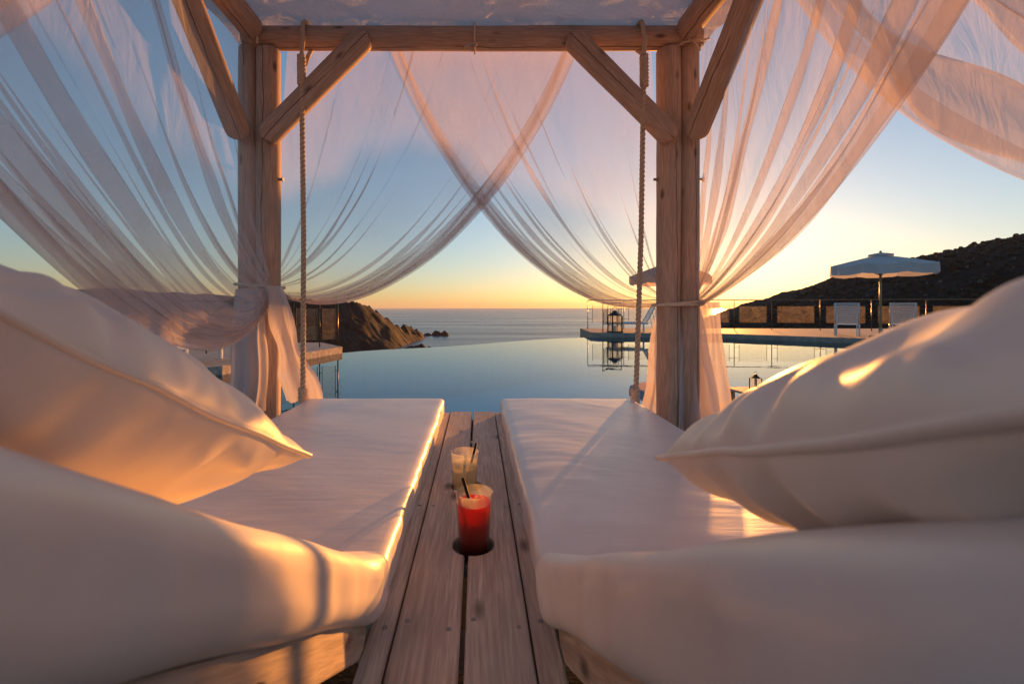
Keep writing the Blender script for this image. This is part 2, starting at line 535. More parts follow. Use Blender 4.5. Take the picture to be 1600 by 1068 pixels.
struct('pool_water', ngon_sheet(ccw(poly), POOL_Z), M['pool_water'])
mb = ngon_sheet(ccw(poly), -1.5)
for a, b in zip(poly, poly[1:] + poly[:1]):
    mb.add([(*a, -1.5), (*b, -1.5), (*b, POOL_Z - .004), (*a, POOL_Z - .004)], [(0, 1, 2, 3)])
struct('pool_basin', mb, M['pool_tile'])
# overflow wall below the infinity edge
mb = MB()
for a, b in zip(EDGE, EDGE[1:]):
    d = Vector((b[0] - a[0], b[1] - a[1], 0)).normalized(); o = Vector((-d.y, d.x, 0)) * .12
    A, B = Vector((*a, 0)), Vector((*b, 0))
    v = []
    for P in (A, B):
        for q, zz in ((P, POOL_Z - .006), (P + o, POOL_Z - .03), (P + o, -2.2), (P, -2.2)): v.append((q.x, q.y, zz))
    mb.add(v, [(0, 4, 5, 1), (1, 5, 6, 2), (2, 6, 7, 3)])
struct('pool_overflow_wall', mb, M['stone_face'])

def slab(name, pts, ztop, zbot, mat):
    pts = ccw(pts); n = len(pts)
    v = [(x, y, ztop) for x, y in pts] + [(x, y, zbot) for x, y in pts]
    f = [tuple(range(n))] + [(i, i + n, (i + 1) % n + n, (i + 1) % n) for i in range(n)]
    return struct(name, MB().add(v, f), mat)
# right terrace, left terrace, the terrace the daybed stands on
slab('pool_deck', [(4.25, 17.0), (4.6, 16.72), (8.75, 16.28), (10.85, 14.4), (13.1, 12.1), (16.4, 7.4), (16.4, 3.5), (40, 3.5), (40, 21), (20, 20), (4.6, 20.4)], .085, -3, M['stone_deck'])
slab('stone_terrace', [(-3.26, 10.98), (-3.7, 9.2), (-4.15, 7.4), (-5.15, 5.6), (-6.55, 3.5), (-40, 3.5), (-40, 10), (-12, 13), (-4.2, 12.3)], .07, -3, M['stone_face'])
slab('terrace', [(-40, -12), (40, -12), (40, 3.5), (16.5, 3.5), (5.0, 4.9), (2.2, 4.9), (1.6, 3.5), (-40, 3.5)], 0, -3, M['stone_deck'])
struct('matting', MB().grid(lambda u, w: (-1.05 + 2.1 * u, -1.2 + 3.5 * w, .004), 4, 4), M['rug'])

# ---- terrain
def terrain(name, x0, x1, y0, y1, n, m, h, mat):
    mb = MB()
    def fn(u, w):
        x = x0 + (x1 - x0) * u; y = y0 + (y1 - y0) * w; return (x, y, h(x, y))
    mb.grid(fn, n, m); me = mb.mesh(name, True)
    return struct(name, me, mat)
def fbm(x, y, s, o=5, z=0.): return noise.fractal(Vector((x * s, y * s, z)), .9, 2.1, o)
def PX(px, Y): return (px - 746) / 711 * Y
def PZ(py, Y): return CAMZ - (py - 480) / 711 * Y

HEAD = [(PX(380, 600), 600, 30), (PX(500, 640), 640, 9), (PX(532, 668), 668, 8.5), (PX(558, 690), 690, 6), (PX(580, 720), 720, 0), (PX(600, 760), 760, -13), (PX(617, 800), 800, -26),
        (PX(640, 850), 850, -33), (PX(653, 890), 890, -41), (PX(663, 930), 930, -57)]
def seg_height(pts, x, y, slope):
    best = -1e9
    for (ax, ay, az), (bx, by, bz) in zip(pts, pts[1:]):
        dx, dy = bx - ax, by - ay
        t = max(0, min(1, ((x - ax) * dx + (y - ay) * dy) / (dx * dx + dy * dy)))
        d = math.hypot(x - ax - dx * t, y - ay - dy * t)
        best = max(best, az + (bz - az) * t - slope(d))
    return best
def head_h(x, y):
    b = seg_height(HEAD, x, y, lambda d: d * .95 - 8 * math.exp(-d / 20) + 8)
    k = min(1, max(0, (b + 64) / 20))
    rid = abs(fbm(x, y, .03, 6)) * 11
    return b + (fbm(x, y, .012, 4, 3) * 6 - rid + 4) * k
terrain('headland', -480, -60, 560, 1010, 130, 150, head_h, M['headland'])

ISL = [(PX(655, 640), 640, 8.5, 16), (PX(640, 632), 632, 7, 10), (PX(668, 985), 985, 6, 9), (PX(682, 990), 990, 10, 12), (PX(694, 985), 985, 9, 11), (PX(672, 645), 645, 5, 8)]
def isl_h(x, y):
    b = -70
    for (ix, iy, hh, rr) in ISL:
        b = max(b, SEA_Z + hh * (1 - ((x - ix) / rr) ** 2 - ((y - iy) / (rr * 1.1)) ** 2))
    return b + (fbm(x, y, .16, 5) * 2.6 if b > -66 else 0)
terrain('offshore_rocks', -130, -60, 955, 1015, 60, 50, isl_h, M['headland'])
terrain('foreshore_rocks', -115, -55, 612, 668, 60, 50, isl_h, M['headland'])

RIDGE = [(60, -75), (120, -50), (150, -33), (182, -19), (214, -9.5), (253, 5), (268, 12), (278, 14.5), (300, 22), (322, 30.5), (361, 43), (396, 50.5), (420, 54), (520, 76), (700, 110), (1200, 150)]
def ridge_at(x):
    for (a, za), (b, zb) in zip(RIDGE, RIDGE[1:]):
        if x <= b: return za + (zb - za) * max(0, (x - a) / (b - a))
    return RIDGE[-1][1]
def hill_h(x, y):
    k = (y - 350) / (190 if y < 350 else 300)
    fall = math.exp(-k * k * .9)
    h = -62 + (ridge_at(x) + 62) * fall
    return h + fbm(x, y, .02, 5) * 4 * fall + abs(fbm(x, y, .11, 4, 7)) * 1.8 - 2.2
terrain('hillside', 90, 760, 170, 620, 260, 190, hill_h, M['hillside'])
def blob(c, r, seed, mb):
    t = (1 + 5 ** .5) / 2
    base = [(-1, t, 0), (1, t, 0), (-1, -t, 0), (1, -t, 0), (0, -1, t), (0, 1, t), (0, -1, -t), (0, 1, -t), (t, 0, -1), (t, 0, 1), (-t, 0, -1), (-t, 0, 1)]
    fc = [(0, 11, 5), (0, 5, 1), (0, 1, 7), (0, 7, 10), (0, 10, 11), (1, 5, 9), (5, 11, 4), (11, 10, 2), (10, 7, 6), (7, 1, 8), (3, 9, 4), (3, 4, 2), (3, 2, 6), (3, 6, 8), (3, 8, 9), (4, 9, 5), (2, 4, 11), (6, 2, 10), (8, 6, 7), (9, 8, 1)]
    rr = random.Random(seed)
    mb.add([Vector(c) + Vector(p).normalized() * r * rr.uniform(.65, 1.2) * Vector((1, 1, .75)).length / 1.6 for p in base], fc)
rocks = MB(); scrub = MB()
for i in range(2600):
    x = random.uniform(150, 640); y = random.uniform(210, 400)
    if x / y < .55 or x / y > 1.35: continue
    z = hill_h(x, y)
    if z < -40: continue
    if i % 9 == 0: blob((x, y, z + .3), random.uniform(.5, 1.6), i, rocks)
    else: blob((x, y, z + .5), random.uniform(1.0, 2.8), i, scrub)
struct('hillside_boulders', rocks.mesh('hillside_boulders'), M['pale_rock'], 'stuff')
struct('hillside_scrub', scrub.mesh('hillside_scrub', True), M['scrub'], 'stuff')

FARH = [(PX(-500, 2600), 2600, 170), (PX(0, 2600), 2600, 120), (PX(237, 2600), 2600, 92), (PX(330, 2600), 2600, 80), (PX(400, 2600), 2600, 48), (PX(450, 2650), 2650, 0), (PX(500, 2700), 2700, -62)]
terrain('far_hills', -5200, -700, 2000, 3300, 150, 50, lambda x, y: seg_height(FARH, x, y, lambda d: d * .35) + fbm(x, y, .004, 6) * 14, M['far_hill'])

# ================================================================== PERGOLA
PB = (0, 1.3, 0)
perg = thing('pergola', 'pale peeled log pergola over the hanging daybed, with diagonal braces', 'pergola', PB)
PY = 2.54
BEAMZ = 2.518
def post(x, y, r, top, s): return log('post', (x, y, 0), (x, y, top), r, perg, seed=s)
post(-1.165, PY, .063, 2.455, 1); post(-1.278, PY + .01, .057, 2.47, 2); post(-1.222, PY + .075, .05, 2.43, 9)
post(1.065, PY, .064, 2.455, 3); post(1.18, PY + .01, .058, 2.47, 4); post(1.123, PY + .075, .05, 2.43, 8)
post(-1.22, -.35, .064, 2.455, 5); post(1.12, -.35, .064, 2.455, 6)
log('beam', (-1.30, PY, BEAMZ), (1.24, PY, BEAMZ), .063, perg, seed=11)
log('beam', (-1.30, -.35, BEAMZ), (1.24, -.35, BEAMZ), .063, perg, seed=12)
log('beam', (-1.225, PY - .075, BEAMZ + .012), (-1.225, -.28, BEAMZ + .012), .064, perg, seed=13)
log('beam', (1.14, PY - .075, BEAMZ + .012), (1.14, -.28, BEAMZ + .012), .064, perg, seed=14)
brace('brace', (-1.155, PY - .075, 1.93), (-.60, PY - .07, 2.495), .125, .075, perg, 21, (0, -1, 0))
brace('brace', (1.06, PY - .075, 1.93), (.50, PY - .07, 2.495), .125, .075, perg, 22, (0, -1, 0))
brace('brace', (-1.275, PY - .085, 1.93), (-1.32, PY - .62, 2.56), .125, .075, perg, 23, (.35, -1, 0))
brace('brace', (1.165, PY - .085, 1.93), (1.24, PY - .62, 2.56), .125, .075, perg, 24, (-.35, -1, 0))
for (x, z) in ((-1.095, 1.73), (1.0, 1.73), (1.242, 1.73)):
    b = MB(); b.tube([(x - .02, PY - .01, z), (x + .012, PY - .01, z)], .008, 10); b.tube([(x + .010, PY - .01, z), (x + .016, PY - .01, z)], .013, 6)
    obj('bolt', b, M['bolt'], perg)

# canopy cloth lying on the beams
def canopy_pt(u, w):
    x = -1.42 + 2.78 * u; y = -.5 + 3.22 * w
    e = min(u, 1 - u, w, 1 - w)
    z = 2.594 - .05 * (math.sin(math.pi * u) * math.sin(math.pi * w)) ** .7
    z += .018 * nz(x * 2.2, y * 5.) + .012 * nz(x * 7 + y * 3, y * 9, 3) + (.008 * abs(nz(x * 3 - y * 6, y * 4, 8)))
    lo = 2.586
    if abs(y - PY) < .09 or abs(y + .35) < .09 or x < -1.12 or x > 1.04: z = max(z, lo + .004 * nz(x * 9, y * 9))
    return (x, y, z)
cn = MB().grid(canopy_pt, 110, 130).mesh('canopy', True)
tag(obj('canopy', cn, M['canopy']), 'off white cloth canopy stretched over the top of the log pergola', 'canopy')

# ================================================================== ROPES
def twisted(path, r, pitch=.075, n=6, step=.006):
    """three-strand rope along a polyline"""
    pts = [Vector(p) for p in path]; seg = []; L = 0
    for a, b in zip(pts, pts[1:]):
        seg.append((L, a, b, (b - a).length)); L += (b - a).length
    k = max(8, int(L / step)); out = []
    for s in range(3):
        line = []
        for i in range(k + 1):
            d = L * i / k
            for (l0, a, b, ln) in seg:
                if d <= l0 + ln + 1e-6: break
            p = a.lerp(b, (d - l0) / ln); t = (b - a).normalized(); u = t.orthogonal().normalized(); w = t.cross(u)
            an = 2 * math.pi * (d / pitch + s / 3)
            line.append(p + (u * math.cos(an) + w * math.sin(an)) * r * .60)
        out.append(line)
    return out
def rope(name, label, xt, xb, yt, yb, zb):
    t = thing(name, label, 'rope', (xb, yb, zb), group='ropes the daybed hangs from')
    zt = 2.37
    for line in twisted([(xt, yt, zt), ((xt + xb) / 2 + .008, (yt + yb) / 2, (zt + zb) / 2), (xb, yb, zb)], .0138):
        obj('strand', MB().tube(line, .0064, 7).mesh('strand', True), M['rope'], t)
    # spliced loop over the beam
    lp = []
    for i in range(25):
        a = math.pi * 2 * i / 24 - math.pi / 2
        lp.append((xt + .012 * math.sin(a * 1), PY - .0 + .092 * math.cos(a), BEAMZ + (.083 if math.sin(a) > 0 else .12) * math.sin(a)))
    lp = [(xt, yt, zt - .02)] + [(xt - .004 + .006 * i, yt + .004, zt + (BEAMZ - zt) * i / 3) for i in range(1, 3)] + \
         [(xt, PY - .083 * math.cos(b) , BEAMZ + .078 * math.sin(b)) for b in [R(d) for d in range(0, 181, 18)]] + [(xt + .02, yt + .05, zt + .03), (xt + .01, yt + .012, zt - .05)]
    obj('loop', MB().tube(lp, .0125, 8).mesh('loop', True), M['rope'], t)
    for line in twisted([(xt, yt, zt - .0), (xt + .001, yt, zt - .16)], .021, .06):
        obj('splice', MB().tube(line, .0125, 7).mesh('splice', True), M['rope'], t)
    for line in twisted([(xb, yb, zb + .16), (xb, yb, zb)], .021, .06):
        obj('splice', MB().tube(line, .0125, 7).mesh('splice', True), M['rope'], t)
    return t
rope('hanging_rope', 'thick twisted rope hanging beside the log post with the white cloth tail', -.945, -.925, 2.445, 2.41, .43)
rope('hanging_rope', 'thick twisted rope ending behind the mattress by the sunlit post', .895, .835, 2.445, 2.41, .43)

def cord(name, label, lines, r=.0055):
    t = MB()
    for ln in lines: t.tube(ln, r, 6)
    return tag(obj(name, t.mesh(name, True), M['thin_rope']), label, 'cord', 'cords tying the curtains')
def ring_pts(cx, cy, cz, rx, ry, tilt=0., n=28, wob=.004):
    return [(cx + rx * math.cos(2 * math.pi * i / n), cy + ry * math.sin(2 * math.pi * i / n), cz + tilt * math.cos(2 * math.pi * i / n) + wob * nz(i * .7, cz)) for i in range(n + 1)]
cord('tie_cord', 'cord wound round the sunlit post pair holding the curtains back', [ring_pts(1.125, PY + .015, 1.045, .135, .10, .012), ring_pts(1.125, PY + .015, 1.034, .137, .102, .004)], .0075)
cord('tie_cord', 'twisted cord round the post pair under the gathered white cloth', [ring_pts(-1.222, PY + .015, 1.14, .132, .10, -.01)] + [[(-1.20 + .008 * math.sin(i), PY - .085, 1.14 - i * .02) for i in range(14)]], .008)
cord('tie_cord', 'short cord knotted round the middle of the top beam', [[(-.015, PY - .072 * math.cos(b), BEAMZ + .072 * math.sin(b)) for b in [R(d) for d in range(-100, 260, 15)]],
     [(-.015, PY - .07, 2.46), (-.005, PY - .075, 2.44), (-.02, PY - .075, 2.43), (-.01, PY - .078, 2.445), (-.07, PY - .08, 2.425)]], .006)
cord('tie_cord', 'frayed cord knotted where the beams meet above the sunlit post', [ring_pts(1.17, PY, 2.462, .08, .085, .01, wob=.01), [(1.14, PY - .085, 2.47), (1.17, PY - .095, 2.44), (1.20, PY - .09, 2.40)], [(1.15, PY - .085, 2.465), (1.22, PY - .1, 2.455), (1.26, PY - .07, 2.475)]], .005)
cord('tie_cord', 'cord looped where the beams meet above the cloth draped post', [ring_pts(-1.212, PY - .035, 2.50, .03, .075, .03, wob=.006), [(-1.19, PY - .085, 2.50), (-1.185, PY - .09, 2.44)]], .006)

# ================================================================== CURTAINS
def bez(a, b, c, d, t):
    s = 1 - t
    return a * (s * s * s) + b * (3 * s * s * t) + c * (3 * s * t * t) + d * (t * t * t)
def curtain(name, label, T0, T1, G, C1, C2, N, folds, spread, gdir, amp=.012, seed=0., ncol=120, nt=60, mat=None, spow=1.0, hem=True):
    """a voile panel gathered at G: s runs along the rail T0 (at the post) to T1 (free edge)"""
    T0, T1, G, C1, C2, N, gdir = (Vector(x) for x in (T0, T1, G, C1, C2, N, gdir))
    A1 = T0.lerp(G, .34); A2 = T0.lerp(G, .7)
    cols = []                      # (p, fold index, k, depth)
    pf = sorted(range(len(folds)), key=lambda i: folds[i][0])
    nxt = 0
    for i in range(ncol + 1):
        p = i / ncol
        while nxt < len(pf) and folds[pf[nxt]][0] <= p:
            fi = pf[nxt]; fp = folds[fi][0]
            for q in range(0, 17):
                u = q / 16
                if u <= .25: k = u * 2; d = u * 4
                elif u <= .75: k = .5 - (u - .25) * 2; d = 1 - (u - .25) * 4
                else: k = -.5 + (u - .75) * 2; d = -1 + (u - .75) * 4
                cols.append((fp, fi, k, d))
            nxt += 1
        cols.append((p, -1, 0, 0))
    # soft hem edge folded back on itself
    if hem:
        for (p, d) in ((.985, -1), (.955, -1.2), (.95, -1.5)): cols.append((p, -1, 0, d * .5))
    verts = []; nc = len(cols)
    for j in range(nt + 1):
        t = j / nt
        for (p, fi, k, d) in cols:
            dep = 0
            pp = p
            if fi >= 0:
                fp, w, t_on = folds[fi][:3]
                g = max(0., min(1., (t - t_on) / .7)); g = g * g * (3 - 2 * g)
                g = g * (1 + .35 * nz(t * 4 + fi * 3.1, seed)) + (.05 if t_on < 0 else 0)
                pp = p + .016 * nz(t * 2.6 + fi * 5.3, seed, 2.) * min(1, 3 * (1 - p)) + k * w * g * (.75 + .6 * nz(t * 5.5 + fi * 1.7, seed, 5.)); dep = d * .011 * min(1, g * 1.5)
            elif d: dep = d * .012
            s = max(0, min(1.0, pp)) ** spow
            gg = G + gdir * (s - .5) * spread
            P = bez(T0.lerp(T1, s), A1.lerp(C1, s), A2.lerp(C2, s), gg, t)
            env = math.sin(math.pi * min(1, t * .9 + .1)) ** .6
            wv = .45 * math.sin(pp * 2 * math.pi * 5 + 3 * nz(pp * 3, t * 2, seed) + seed) * amp * (.35 + .65 * env)
            wv += amp * 2.2 * nz(pp * 5 + seed, t * 1.6, 1.) * env + amp * .8 * nz(pp * 17, t * 5, seed) * env
            verts.append(P + N * (wv + dep) + Vector((0, 0, -1)) * .006 * nz(pp * 11, t * 8, seed) * env)
    faces = [(j * nc + i, j * nc + i + 1, (j + 1) * nc + i + 1, (j + 1) * nc + i) for j in range(nt) for i in range(nc - 1)]
    th = thing(name, label, 'curtain', (G.x, G.y, 0), group='curtains of the pergola')
    obj('drape', new_mesh('drape', verts, faces), mat or M['voile'], th)
    return th
def tail(parent, top, width_top, length, width_bot, dirx, N, seed, amp=.03, lean=(0, 0), nf=3.5, mat=None, twist=None):
    top = Vector(top); dirx = Vector(dirx); N = Vector(N)
    def fn(u, w):
        wd = width_top + (width_bot - width_top) * min(1, (w * 1.3)) ** .8
        if twist: wd *= 1 - twist * math.exp(-((w - .55) / .16) ** 2)
        x = (u - .5) * wd
        a = amp * (.35 + .65 * w)
        off = a * math.sin(u * 2 * math.pi * nf + seed + 1.5 * nz(u * 2, w * 2, seed)) + .5 * a * nz(u * 6, w * 5, seed)
        end = .03 * nz(u * 4, seed, 2.) if w > .9 else 0
        return top + dirx * (x + lean[0] * w ** 1.2 + .02 * nz(w * 3, u * 2, seed)) + N * (off + lean[1] * w) + Vector((0, 0, -length * w + end))
    return obj('tail', MB().grid(fn, 56, 40).mesh('tail', True), mat or M['voile_tail'], parent)

YF = PY + .10
ZR = 2.56
def fl(lst): return lst
rnd = random.Random(3)
def many(n, lo, hi, wlo, whi, on=(0., .5)):
    return [(lo + (hi - lo) * (i + rnd.uniform(-.6, 1.6)) / n, rnd.uniform(wlo, whi), rnd.uniform(*on)) for i in range(n)]
# far side: two panels crossing under the beam
c1 = curtain('curtain', 'sheer white curtain swept from the top beam to the cloth draped post', (-1.10, YF, ZR), (.60, YF - .015, ZR), (-1.17, YF - .04, 1.15), (.30, YF, 1.72), (-.52, YF, .78), (0, 1, 0),
             many(4, .18, .7, .012, .035, (.2, .6)) + many(5, .14, .86, .004, .012, (.0, .7)) + [(.76, .05, .3), (.83, .10, .25), (.88, .12, .3), (.92, .14, .2), (.955, .08, -.2), (.965, .05, .1)], .10, (0, 0, -1), .010, 1.3, spow=.9)
c2 = curtain('curtain', 'sheer white curtain swept from the top beam to the sunlit post', (1.02, YF + .03, ZR), (-.53, YF + .03, ZR), (1.06, YF - .03, 1.08), (-.22, YF + .03, 1.76), (.42, YF + .03, .88), (0, 1, 0),
             many(4, .15, .7, .012, .035, (.1, .5)) + many(5, .14, .86, .004, .012, (.0, .7)) + [(.62, .03, -.1), (.77, .06, .25), (.83, .10, .2), (.88, .12, .3), (.92, .14, .2), (.955, .07, -.2), (.965, .05, .1)], .10, (0, 0, -1), .010, 4.1, spow=.9)
# left side panels
XL = -1.30
c3 = curtain('curtain', 'long side curtain swagged low in sunlit folds to the cloth draped post', (XL, PY - .02, ZR), (XL - .02, .15, ZR), (-1.125, PY - .095, 1.115), (XL - .02, .85, 1.45), (XL + .02, 2.05, .36), (-1, 0, 0),
             [(.12, .03, .3), (.25, .025, .2), (.36, .05, -.2), (.47, .03, .2), (.56, .065, -.2), (.68, .03, .3), (.73, .06, -.2), (.78, .08, .3), (.82, .10, .25), (.855, .12, .2), (.885, .13, .1), (.912, .14, .25), (.935, .13, .2), (.955, .11, .15), (.972, .06, -.2)] + many(5, .12, .8, .005, .014, (.0, .6)), .19, (0, 0, -1), .016, 7.7, mat=M['voile_side'])
c4 = curtain('curtain', 'side curtain whose free edge cuts across the upper corner farthest from the sunset', (XL - .04, -.3, ZR), (XL - .04, 1.80, ZR), (-1.25, -.28, .95), (XL - .04, 1.35, 1.75), (XL - .04, .6, .75), (-1, 0, 0),
             [(.8, .08, -.2), (.95, .06, -.2), (.6, .06, 0)], .14, (0, 0, -1), .016, 3.3, ncol=80, mat=M['voile_side'])
# right side panels
XR = 1.235
c5 = curtain('curtain', 'backlit side curtain fanning out from the sunlit post in long pleats', (XR, PY - .02, ZR), (XR + .02, .62, ZR), (1.205, PY - .03, 1.075), (XR + .02, 1.02, 1.80), (XR, 1.62, 1.20), (1, 0, 0),
             [(.08, .03, .1), (.19, .06, .0), (.38, .03, -.2), (.55, .035, -.2), (.66, .05, -.1), (.74, .025, .2), (.83, .07, -.2), (.90, .05, .2), (.95, .09, -.2)] + many(5, .12, .85, .004, .012, (.0, .5)), .12, (0, 0, -1), .014, 5.2, mat=M['voile_sun'])
c6 = curtain('curtain', 'side curtain with a glowing orange edge drawn across the upper corner over open sky', (XR + .05, -.3, ZR), (XR + .05, 2.0, ZR), (1.2, -.3, .92), (XR + .05, 1.60, 1.77), (XR + .05, .95, .85), (1, 0, 0),
             [(.93, .10, -.2), (.8, .08, -.2), (.66, .07, -.1), (.45, .08, 0)], .14, (0, 0, -1), .016, 2.2, ncol=90, mat=M['voile_sun'])
# cloth tails below the ties
tail(c3, (-1.20, PY - .125, 1.12), .12, .66, .20, (1, 0, 0), (0, -1, 0), .4, .018, (-.02, .0), 2.6)
tail(c3, (-1.30, PY - .06, 1.12), .10, .70, .20, (.7, -.7, 0), (-.7, -.7, 0), 2.4, .022, (-.03, 0), 2.2)
tail(c1, (-1.09, PY - .10, 1.13), .10, .62, .22, (1, 0, 0), (0, -1, 0), 5.1, .035, (.155, -.02), 1.6, twist=.3)
tail(c5, (1.19, PY + .0, 1.03), .10, .92, .27, (1, 0, 0), (0, -1, 0), 1.9, .03, (.05, .08), 2.6)
tail(c5, (1.255, PY - .04, 1.05), .13, .95, .22, (.9, -.43, 0), (.43, .9, 0), 3.9, .025, (.04, .0), 2.2)
tail(c2, (1.065, PY + .09, 1.02), .03, .92, .20, (1, 0, 0), (0, 1, 0), 8.9, .015, (-.055, .03), 2.0)

# ================================================================== DAYBED
BZ = .477                                       # plank top
bed = thing('hanging_daybed', 'pale plank daybed hung on ropes, with a slatted tray between its two mattresses', 'daybed', (0, 1.2, 0))
def plank(name, xa, xb, y0, y1, ztop, th, notches=(), parent=bed, mat=None, seed=0):
    """board along Y; notches = (side, cx, cy, r) bites of a round hole into one long edge"""
    def edge(xe, sgn):
        pts = [(xe, y0)]
        for (cx, cy, r) in sorted(notches, key=lambda q: q[1]):
            dx = xe - cx
            if abs(dx) < r:
                h = math.sqrt(r * r - dx * dx); a0 = math.atan2(-h, dx); a1 = math.atan2(h, dx)
                into = -1 if sgn > 0 else 1    # direction into the board
                if sgn > 0:                    # right edge, the bite goes to the left
                    if a0 > -math.pi: angs = [a0 - (a0 + 2 * math.pi - a1) * i / 18 for i in range(19)]
                else:
                    angs = [a0 + (a1 - a0) * i / 18 for i in range(19)]
                pts += [(cx + r * math.cos(a), cy + r * math.sin(a)) for a in angs]
        pts.append((xe, y1)); return pts
    out = edge(xa, -1)[::-1] + edge(xb, 1)
    # sliver-free outline, counter-clockwise
    out = ccw(out); n = len(out)
    import bmesh
    bm = bmesh.new()
    vs = [bm.verts.new((x, y, 0)) for x, y in out]
    fc = bm.faces.new(vs); ex = bmesh.ops.extrude_face_region(bm, geom=[fc])
    bmesh.ops.translate(bm, vec=(0, 0, -th), verts=[e for e in ex['geom'] if isinstance(e, bmesh.types.BMVert)])
    bmesh.ops.recalc_face_normals(bm, faces=bm.faces)
    top = [e for e in bm.edges if all(abs(q.co.z) < 1e-6 for q in e.verts)]
    bmesh.ops.bevel(bm, geom=top, offset=.0025, segments=2, affect='EDGES')
    bmesh.ops.triangulate(bm, faces=[q for q in bm.faces if len(q.verts) > 4])
    me = bpy.data.meshes.new(name); bm.to_mesh(me); bm.free()
    smooth_by_angle(me, 30)
    return obj(name, me, mat or M['plank'], parent, Matrix.Translation((0, 0, ztop)))
H1 = (-.010, 1.043, .047); H2 = (-.034, 1.385, .0455)
plank('plank', -.182, -.141, .15, 2.36, BZ - .001, .03)
plank('plank', -.137, -.029, .15, 2.375, BZ, .03, (H1, H2))
plank('plank', -.020, .0865, .15, 2.37, BZ + .001, .03, (H1, H2))
plank('plank', .0905, .133, .15, 2.36, BZ - .001, .03)
for y in (.3, .78, 1.043, 1.385, 1.9, 2.3):
    obj('batten', MB().box((-.025, y, BZ - .031 - .0125), (.34, .07, .024)), M['board'], bed)
scm = MB().lathe([(0, .0008), (.0042, .0008), (.0048, -.001)], 10).mesh('screw')
for y in (.3, .78, 1.25, 1.9, 2.3):
    for x in (-.16, -.118, -.047, -.004, .068, .112): obj('screw', scm, M['bolt'], bed, Matrix.Translation((x + random.uniform(-.004, .004), y + random.uniform(-.012, .012), BZ + (.001 if -.02 < x < .087 else 0))))
for xa, xb in ((-.88, -.185), (.137, .80)):
    k = 5
    for i in range(k):
        a = xa + (xb - xa) * i / k; plank('plank', a + .004, a + (xb - xa) / k - .004, .86, 2.375, BZ - .017, .024)
for x in (-.91, .83): obj('side_rail', MB().box((x, 1.18, BZ - .07), (.045, 2.44, .11), bev=.006), M['board'], bed)
for y in (2.345, -.03): obj('end_rail', MB().box((-.04, y, BZ - .10), (1.69, .045, .08), bev=.006), M['board'], bed)
for x in (-.22, .17): obj('joist', MB().box((x + (.02 if x < 0 else -.0), 1.6, BZ - .09), (.04, 1.44, .10)), M['board'], bed)

BH = Vector((0, .845, .545))                    # backrest hinge line (on the top of the seat)
def back_axes(cx):
    g = R(32) if cx < 0 else R(29.9)
    return Vector((0, -math.cos(g), math.sin(g))), Vector((0, math.sin(g), math.cos(g)))
def back_matrix(cx, along, off):
    bdir, bnor = back_axes(cx)
    p = BH + bdir * along + bnor * off
    return Matrix(((1, 0, 0, cx), (0, bdir.y * -1, bnor.y, p.y), (0, bdir.z * -1, bnor.z, p.z), (0, 0, 0, 1)))
for (xin, sgn, wd) in ((-.182, -1, .70), (.133, 1, .67)):
    # board along the inner edge of the backrest and its outer twin, slats between
    for xx in (xin + sgn * .016, xin + sgn * (wd - .02)):
        obj('backrest_rail', MB().box((0, 0, 0), (.03, .90, .052), bev=.004), M['board'], bed, back_matrix(xx, .50, -.081 - .029))
    for i in range(6):
        obj('backrest_slat', MB().box((0, 0, 0), (wd - .08, .09, .018)), M['board'], bed, back_matrix(xin + sgn * wd / 2, .12 + i * .155, -.085 - .011))
    bdir, bnor = back_axes(xin)
    p = BH + bdir * .48 + bnor * (-.117)
    b = MB(); b.tube([(xin + sgn * .004, p.y, p.z), (xin - sgn * .004, p.y, p.z)], .0085, 14); b.tube([(xin - sgn * .004, p.y, p.z), (xin - sgn * .0075, p.y, p.z)], [.0075, .004], 14)
    obj('bolt', b.mesh('bolt'), M['bolt'], bed)

# ------------------------------------------------------------------ mattresses
def soft_box(sx, sy, sz, r, nx, ny, nzz, disp):
    """rounded, slightly stuffed box centred on the origin"""
    mb = MB(); hx, hy, hz = sx / 2, sy / 2, sz / 2
    idx = {}; verts = []; faces = []
    def pos(a, b, c):
        p = Vector((a * hx, b * hy, c * hz))
        q = Vector((max(-hx + r, min(hx - r, p.x)), max(-hy + r, min(hy - r, p.y)), max(-hz + r, min(hz - r, p.z))))
        d = p - q
        if d.length > 1e-9: p = q + d.normalized() * r
        else: d = Vector((0, 0, 1 if c > 0 else -1)) if abs(c) > .99 else (Vector((a, 0, 0)) if abs(a) > .99 else Vector((0, b, 0)))
        return disp(p, d.normalized())
    def ax(n, h):
        e = [-1, -1 + r * .12 / h, -1 + r * .35 / h, -1 + r * .65 / h, -1 + r / h]
        return e + [(-1 + r / h) + (2 - 2 * r / h) * i / n for i in range(1, n)] + [-x for x in reversed(e)]
    X, Y, Z = ax(nx, hx), ax(ny, hy), ax(nzz, hz)
    def face(A, B, f, flip):
        base = []
        for b in B:
            row = []
            for a in A:
                key = tuple(round(q, 7) for q in f(a, b))
                if key not in idx: idx[key] = len(verts); verts.append(pos(*f(a, b)))
                row.append(idx[key])
            base.append(row)
        for j in range(len(B) - 1):
            for i in range(len(A) - 1):
                q = (base[j][i], base[j][i + 1], base[j + 1][i + 1], base[j + 1][i])
                faces.append(q[::-1] if flip else q)
    face(X, Y, lambda a, b: (a, b, 1), False); face(X, Y, lambda a, b: (a, b, -1), True)
    face(X, Z, lambda a, b: (a, -1, b), False); face(X, Z, lambda a, b: (a, 1, b), True)
    face(Y, Z, lambda a, b: (1, a, b), False); face(Y, Z, lambda a, b: (-1, a, b), True)
    return verts, faces
